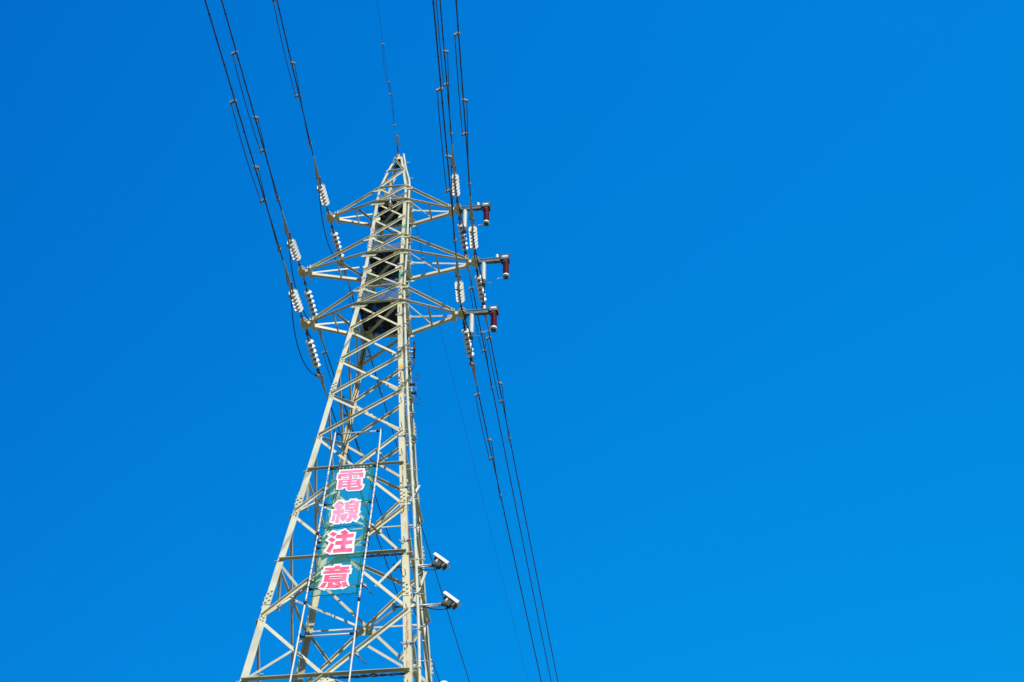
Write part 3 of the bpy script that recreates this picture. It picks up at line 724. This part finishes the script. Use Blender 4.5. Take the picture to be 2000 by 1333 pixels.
GLYPHS = {'den':([(-310,18405),(272,18401),(281,18309),(305,18306),(293,18090),(260,18093),(266,17918),(317,17913),(305,17817),(282,17751),(226,17721),(-36,17722),(-80,17750),(-112,17825),(-148,17825),(-150,17793),(-312,17796),(-319,18088),(-343,18091),(-341,18304),(-312,18314)],[[(-275,18364),(231,18359),(227,18302),(7,18299),(10,18274),(258,18266),(256,18130),(170,18126),(167,18209),(10,18212),(13,18105),(-68,18105),(-73,18208),(-225,18210),(-224,18124),(-309,18128),(-307,18268),(-71,18269),(-71,18298),(-268,18301)],[(-198,18187),(-90,18189),(-90,18168),(-195,18166)],[(-198,18132),(-89,18131),(-90,18111),(-198,18112)],[(34,18185),(143,18184),(144,18162),(34,18162)],[(37,18135),(142,18135),(141,18113),(36,18115)],[(-276,18084),(219,18081),(222,17877),(273,17877),(269,17821),(234,17760),(-15,17756),(-52,17763),(-75,17814),(-72,17861),(-179,17864),(-190,17825),(-276,17825),(-276,17954)]],[[(-189,18031),(-78,18032),(-78,17998),(-188,17996)],[(-186,17949),(-75,17951),(-76,17914),(-185,17917)],[(9,18028),(129,18028),(129,17996),(9,17995)],[(11,17950),(131,17953),(125,17921),(12,17918)],[(12,17857),(181,17865),(172,17838),(161,17827),(12,17829)]]),'sen':([(-230,17495),(-86,17481),(-84,17432),(-61,17450),(7,17448),(26,17500),(200,17496),(198,17455),(285,17446),(287,17145),(317,17098),(267,17018),(319,16953),(236,16790),(166,16852),(126,16800),(3,16787),(-15,16817),(-53,16777),(-96,16836),(-105,16785),(-251,16787),(-261,16823),(-352,16847),(-327,17040),(-349,17228),(-245,17226),(-344,17337)],[[(-213,17452),(-129,17448),(-190,17311),(-180,17306),(-124,17382),(-50,17379),(-156,17202),(-137,17192),(-128,17228),(-70,17230),(-50,17127),(-65,17096),(-126,17102),(-138,16832),(-213,16831),(-210,17090),(-290,17093),(-299,17191),(-222,17188),(-219,17216),(-294,17329)],[(-290,17069),(-229,17067),(-235,16884),(-302,16890)],[(-50,17408),(42,17408),(55,17460),(148,17455),(146,17414),(249,17405),(249,17164),(222,17159),(265,17098),(211,17031),(261,16954),(216,16859),(138,16974),(134,16870),(97,16842),(29,16828),(10,16922),(63,16933),(59,17085),(37,17119),(-41,17159),(-55,17314)],[(-125,17066),(50,17084),(36,17015),(3,16926),(-43,16851),(-117,16941)]],[[(41,17338),(161,17335),(160,17311),(41,17310)],[(42,17244),(156,17238),(155,17218),(41,17220)],[(-49,17152),(57,17154),(57,17130),(-47,17127)],[(141,17142),(191,17158),(162,17092)],[(-47,17023),(-33,17033),(-55,16983)]]),'chuu':([(-248,16640),(-145,16584),(20,16663),(151,16538),(271,16535),(263,16350),(261,16145),(276,16143),(275,15959),(-197,15962),(-213,15948),(-367,16052),(-284,16288),(-373,16361),(-298,16458),(-359,16514)],[[(-242,16585),(-135,16525),(-195,16445),(-297,16522)],[(-248,16438),(-149,16364),(-209,16289),(-313,16378)],[(-237,16272),(-161,16231),(-225,16006),(-312,16062)],[(26,16612),(107,16531),(73,16487),(231,16492),(225,16400),(86,16397),(86,16312),(217,16312),(212,16221),(82,16210),(89,16099),(236,16101),(232,16004),(-167,16008),(-166,16102),(-13,16108),(-19,16211),(-141,16218),(-144,16313),(-12,16313),(-12,16390),(-150,16395),(-146,16487),(-9,16490),(-68,16562)]],[]),'i':([(-110,15702),(60,15699),(64,15659),(265,15654),(268,15566),(290,15564),(282,15410),(237,15410),(235,15257),(289,15105),(133,15025),(117,15053),(-12,15037),(-139,15055),(-185,15074),(-203,15068),(-217,15030),(-386,15106),(-308,15255),(-304,15423),(-349,15431),(-342,15573),(-316,15571),(-315,15663),(-111,15662)],[[(-274,15615),(-77,15615),(-75,15654),(24,15653),(28,15614),(225,15613),(223,15545),(137,15545),(136,15525),(247,15524),(242,15457),(-306,15467),(-298,15526),(-187,15528),(-186,15548),(-273,15555)],[(-261,15431),(197,15433),(192,15252),(57,15248),(91,15198),(34,15180),(-4,15183),(-68,15247),(-267,15255)],[(-168,15239),(-73,15235),(-59,15172),(30,15161),(39,15187),(121,15180),(117,15111),(82,15087),(-17,15079),(-144,15094),(-170,15127)],[(-271,15236),(-185,15225),(-241,15094),(-327,15132)],[(114,15220),(200,15232),(243,15128),(148,15081)]],[[(-75,15543),(33,15546),(32,15522),(-72,15523)],[(-160,15384),(103,15374),(101,15358),(-164,15364)],[(-162,15321),(100,15311),(95,15300),(-166,15306)]])}
# ---------------------------------------------------------------- warning banner on its pole frame
SL = -0.088557
def pl(x, z, off=.22): return V((x, -(.56+SL*(z-24.70))-off, z))
UPB = V((0, -SL, 1)).normalized(); NB = V((0, -1, SL)).normalized(); XB = V((1, 0, 0))
if NB.y > 0: NB = -NB
NB = -(XB.cross(UPB)).normalized(); NB = NB if NB.y < 0 else -NB
frame = thing('banner_frame', 'tall ladder-like frame of two white poles with cross bars on the tower front', 'pole frame', pl(0, 10.5, .24))
PO = .235
PL = [(-.53, 19.63), (-.545, 18.5), (-.55, 16.5), (-.57, 14.9), (-.61, 12.9), (-.66, 10.5)]
PR = [(.525, 19.63), (.545, 18.5), (.535, 16.5), (.51, 14.9), (.515, 12.9), (.50, 10.5)]
for P in (PL, PR):
    mb = MB(); mb.tube([pl(x, z, PO) for x, z in P], .0185, 10); po = mb.build('pole', M['polegrey'], frame)
    jj = MB()
    for z in (16.55, 14.75, 12.2):
        for (x0, z0), (x1, z1) in zip(P, P[1:]):
            if z1 <= z <= z0:
                x = x0+(x1-x0)*(z-z0)/(z1-z0)
                jj.lathe(pl(x, z-.045, PO), UPB, [(0, .029), (.09, .029)], 10)
    jj.build('joint_sleeve', M['black'], po)
def polex(P, z):
    for (x0, z0), (x1, z1) in zip(P, P[1:]):
        if z1 <= z <= z0: return x0+(x1-x0)*(z-z0)/(z1-z0)
for z in (19.62, 18.50, 17.41, 16.36, 16.20, 15.13, 13.98, 11.8):
    a, b = polex(PL, z), polex(PR, z)
    mb = MB(); mb.tube([pl(a, z, PO-.06), pl(b, z, PO-.06)], .0185, 10); cb = mb.build('cross_bar', M['polegrey'], frame)
    for x, s in ((a, 1), (b, -1)):
        mb = MB(); mb.tube([pl(x+s*.015, z, PO-.06), pl(x+s*.115, z, PO-.06)], .025, 8); mb.box(pl(x, z, PO-.03), .026, .045, .028, XB, NB, UPB)
        mb.build('coupler', M['black'], cb)
for x, z in ((-.46, 19.25), (.50, 18.95), (-.53, 16.55), (.53, 16.8), (.52, 15.2), (-.55, 15.4), (-.60, 13.65), (.53, 13.55)):
    s = 1 if x > 0 else 1
    mb = MB(); p = pl(x, z, PO-.05)
    for i in range(3): mb.tube([p+V((.02*i-.02, 0, .03*i-.03)), p+V((.10+.02*i, .12, -.07-.03*i)), p+V((.16+.03*i, .14, -.16-.02*i))], .009, 6)
    mb.box(p+V((.04, .05, -.02)), .05, .03, .03, V((.8, .3, -.5)).normalized()); mb.build('pole_clamp', M['galv_dark'], frame)

ban = thing('warning_banner', 'green mesh banner with four pink Japanese characters tied to the white pole frame', 'banner', pl(0, 16.7, .22))
mb = MB(); nx, nz = 8, 40; vs = []
for j in range(nz+1):
    z = 18.42+(14.92-18.42)*j/nz
    for i in range(nx+1):
        xl, xr = -.47, .46
        vs.append(pl(xl+(xr-xl)*i/nx, z, .215))
mb.add(vs, [(j*(nx+1)+i, j*(nx+1)+i+1, (j+1)*(nx+1)+i+1, (j+1)*(nx+1)+i) for j in range(nz) for i in range(nx)])
net = mb.build('mesh_cloth', M['net'], ban)
mb = MB()
for P, s in ((PL, 1), (PR, -1)):
    xin = -.455 if s > 0 else .445
    mb.tube([pl(xin, z, .222) for z in (18.45, 17.5, 16.5, 15.7, 14.9)], .008, 5)
for z, za in ((18.49, 0), (17.40, 1), (16.72, 1), (14.92, 0), (15.12, 1)):
    a, b = polex(PL, z), polex(PR, z)
    pts = [pl(a+(b-a)*i/16, z+(.02*math.sin(i*1.9)), .225+.012*math.cos(i*2.1)) for i in range(17)]
    mb.tube(pts, .010 if za == 0 else .0075, 5)
    if z > 18:
        for i in range(14): x = a+(b-a)*(i+.5)/14; mb.lathe(pl(x-.012, z, PO-.06), XB, [(0, .023), (.024, .023)], 8, False)
for P in (PL, PR):
    z = 18.4
    while z > 14.8:
        x = polex(P, z); mb.lathe(pl(x, z-.008, PO), UPB, [(0, .0222), (.013, .0222)], 8, False)
        xin = -.455 if x < 0 else .445
        if int(z*10) % 3 == 0: mb.tube([pl(x, z, PO), pl((x+xin)/2, z-.03, .225), pl(xin, z-.02, .222)], .004, 4)
        z -= .155
mb.build('lacing_rope', M['rope'], ban)
from mathutils.geometry import tessellate_polygon
for key, (back, pink, white) in GLYPHS.items():
    def sheet(polys, off, t):
        mb = MB()
        for P in polys:
            pts = [pl(x/1000, z/1000, off) for x, z in P]; k = len(pts)
            tris = tessellate_polygon([[V((x, z, 0)) for x, z in P]])
            vs = pts+[p+NB*t for p in pts]
            fs = [tuple(tr) for tr in tris]+[tuple(i+k for i in tr) for tr in tris]+[(i, (i+1) % k, (i+1) % k+k, i+k) for i in range(k)]
            mb.add(vs, fs)
        return mb
    o = sheet([back], .228, .003).build('character', M['glyphwhite'], ban)
    sheet(pink, .2335, .002).build('pink_strokes', M['pink_'+key], o)
    if white: sheet(white, .238, .002).build('white_strokes', M['glyphwhite'], o)

# ---------------------------------------------------------------- units on outrigger arms at the right face
def unit(label, x0, z0, xe):
    y = -.8
    t = thing('monitoring_unit', label, 'camera', (x0, y, z0), 'white units on outrigger arms')
    mb = MB(); mb.tube([(x0, y, z0), (xe, y, z0+.0)], .026, 10); mb.box((x0+.02, y, z0), .03, .06, .06); mb.tube([(x0+.35, y, z0-.035), (xe-.05, y, z0-.035)], .014, 6); mb.build('arm', M['galv'], t)
    mb = MB(); e = V((xe, y, z0)); mb.plate([e+V((-.04, .02, .026)), e+V((.13, .02, .09)), e+V((.17, .02, -.07)), e+V((-.04, .02, -.026))], (0, -1, 0), .04); mb.build('gusset', M['galv_dark'], t)
    c = V((xe+.23, y-.02, z0+.085)); ex = V((.74, 0, -.67)); ez = V((.67, 0, .74)); ey = V((0, 1, 0))
    mb = MB(); mb.box(c, .205, .09, .030, ex, ey, ez); mb.box(c+ez*.034, .195, .08, .006, ex, ey, ez); mb.build('white_hood', M['white'], t)
    mb = MB(); mb.box(c-ez*.075-ex*.05-ey*.05, .016, .010, .055, ex, ey, ez); mb.box(c-ez*.075-ex*.0-ey*.05, .016, .010, .055, ex, ey, ez); mb.box(c-ez*.075-ex*.025+ey*.05, .04, .010, .055, ex, ey, ez); mb.box(c-ez*.12-ex*.02-ey*.05, .05, .010, .014, ex, ey, ez); mb.build('bracket', M['white'], t)
    mb = MB(); mb.box(c-ez*.10+ex*.035, .055, .065, .075, ex, ey, ez); mb.box(c-ez*.165-ex*.02, .07, .05, .035, ex, ey, ez); mb.build('housing', M['housing'], t)
    mb = MB(); mb.box(c-ez*.072+ex*.150, .022, .085, .062, ex, ey, ez); mb.box(c-ez*.05-ex*.135, .004, .06, .035, ex, ey, ez); mb.build('lens_box', M['galv_dark'], t)
    mb = MB(); mb.box(c-ez*.075+ex*.1735, .002, .07, .048, ex, ey, ez); mb.build('lens_glass', M['glass'], t)
    mb = MB(); mb.box(c+ez*.046-ex*.18, .018, .022, .022, ex, ey, ez); mb.tube([c-ex*.18+ez*.05, c-ex*.18+V((0, 0, .16))], .004, 5); mb.build('aerial', M['black'], t)
    mb = MB(); mb.tube(smooth_curve([(x0+.45, y-.02, z0-.05), (x0+.62, y-.03, z0-.13), (xe-.35, y-.02, z0-.04), (xe-.15, y-.03, z0-.12), (xe+.04, y-.02, z0-.14), (xe+.20, y, z0-.10)], 6), .012, 6); mb.build('cable', M['black'], t)
unit('upper of two white hooded units on steel arms right of the tower', .97, 16.08, 1.76)
unit('lower of two white hooded units on steel arms right of the tower', 1.02, 15.10, 2.00)
t = thing('dome_sensor', 'white dome just showing at the bottom edge right of the tower', 'sensor', (1.9, -.8, 13.0))
mb = MB(); mb.lathe((2.13, -.8, 13.06), (0, 0, 1), [(0, .11), (.16, .11), (.22, .10), (.265, .07), (.285, .03), (.288, .005)], 20); mb.build('dome', M['white'], t)
mb = MB(); mb.tube([(1.2, -.8, 13.0), (2.15, -.8, 13.0)], .026, 8); mb.build('arm', M['galv'], t)

# ---------------------------------------------------------------- small fittings and cables on the tower
t = thing('hanging_fitting', 'small grey ribbed insulator hanging in front of the top netting box', 'fitting', (-.02, -.47, 29.4))
mb = MB(); pr = []
for i in range(6): pr += [(.05+i*.05, .035), (.07+i*.05, .052), (.08+i*.05, .035)]
mb.lathe((-.03, -.485, 29.45), (.04, 0, -1), [(0, .02)]+pr+[(.38, .02)], 12); mb.build('ribbed_body', M['galv'], t)
mb = MB(); mb.box((0, -.485, 29.03), .05, .03, .05); mb.tube([(-.03, -.485, 29.5), (-.03, -.485, 29.4)], .012, 6); mb.tube([(0, -.485, 29.0), (.06, -.5, 28.9), (.05, -.5, 29.15)], .01, 6); mb.build('clamp', M['fit'], t)
def cable_obj(name, label, cat, pts, r, m='black', n=5):
    mb = MB(); mb.tube(smooth_curve(pts, n), r, 7); return mb.build(name, M[m], None, label=label, category=cat)
# bundles lashed under two front horizontals
for k, lab in ((16, 'black cable bundle lashed under the front beam behind the banner'), (18, 'black cable bundle lashed under the lowest front beam in view')):
    w = W[k]; mb = MB()
    for c_ in range(4):
        ph = c_*1.9
        mb.tube(smooth_curve([(w*(.06+.06*c_+.86*(1-.06*c_)*i/12), -w-.03-.012*c_, Z[k]-.055-.05*abs(math.sin(i*.9+ph))-.012*c_) for i in range(13)], 4), .011, 6)
    mb.build('cable_bundle', M['black'], None, label=lab, category='cable')
# cables running down the inside of the back left leg
pts = []
for i in range(16):
    z = 25.0-.42*i; w = wz(z); pts.append((-w+.10+.03*math.sin(i*1.7), w-.12+.03*math.cos(i*2.3), z))
cable_obj('leg_cable', 'black cable clipped down the back left leg below the nets', 'cable', pts[2:], .013)
pts = [(x-.07, y+.02, z) for x, y, z in pts[3:15]]
cable_obj('leg_cable', 'thinner dark cable beside the one down the back left leg', 'cable', pts, .010)
# terminal and coil at the right edge
t = thing('cable_terminal', 'dark cable terminal on three short pegs at the right edge below the crossarms', 'terminal', (.66, .2, 23.2))
zt = 23.2; x0 = wz(zt)
for i, dz in enumerate((.16, .02, -.15)):
    mb = MB(); mb.tube([(x0, -.12, zt+dz), (x0+.20, -.12, zt+dz)], .03 if i == 1 else .022, 8); mb.build('peg', M['galv'], t)
mb = MB(); mb.tube([(x0+.19, -.12, zt+.40), (x0+.20, -.12, zt+.25), (x0+.21, -.12, zt-.2)], .028, 8); mb.tube(smooth_curve([(x0+.21, -.12, zt-.2), (x0+.22, -.12, zt-.45), (x0+.15, -.10, zt-.62), (x0+.05, -.08, zt-.72)], 5), .016, 7); mb.build('lead', M['black'], t)
t = thing('cable_coil', 'thin dark cable loops on a bracket at the right edge of the tower', 'cable coil', (.9, .12, 22.2))
x0 = wz(22.2)+.03; zt = 22.2; mb = MB()
mb.tube([(x0+.13, .1, zt+.18), (x0+.17, .1, zt-.30)], .014, 6); mb.build('rod', M['galv_dark'], t)
mb = MB(); mb.tube(smooth_curve([(x0+.13, .1, zt+.18), (x0+.10, .1, zt+.36), (x0+.18, .1, zt+.44), (x0+.22, .1, zt+.32), (x0+.14, .1, zt+.2)], 5), .009, 6)
mb.tube(smooth_curve([(x0+.17, .1, zt-.3), (x0+.14, .1, zt-.55), (x0+.22, .1, zt-.62), (x0+.32, .1, zt-.52), (x0+.24, .1, zt-.38), (x0+.17, .1, zt-.3)], 5), .009, 6); mb.build('loop', M['black'], t)
mb = MB(); mb.box((x0+.06, .1, zt+.08), .07, .03, .025); mb.box((x0+.08, .1, zt-.22), .07, .03, .025); mb.build('bracket', M['black'], t)
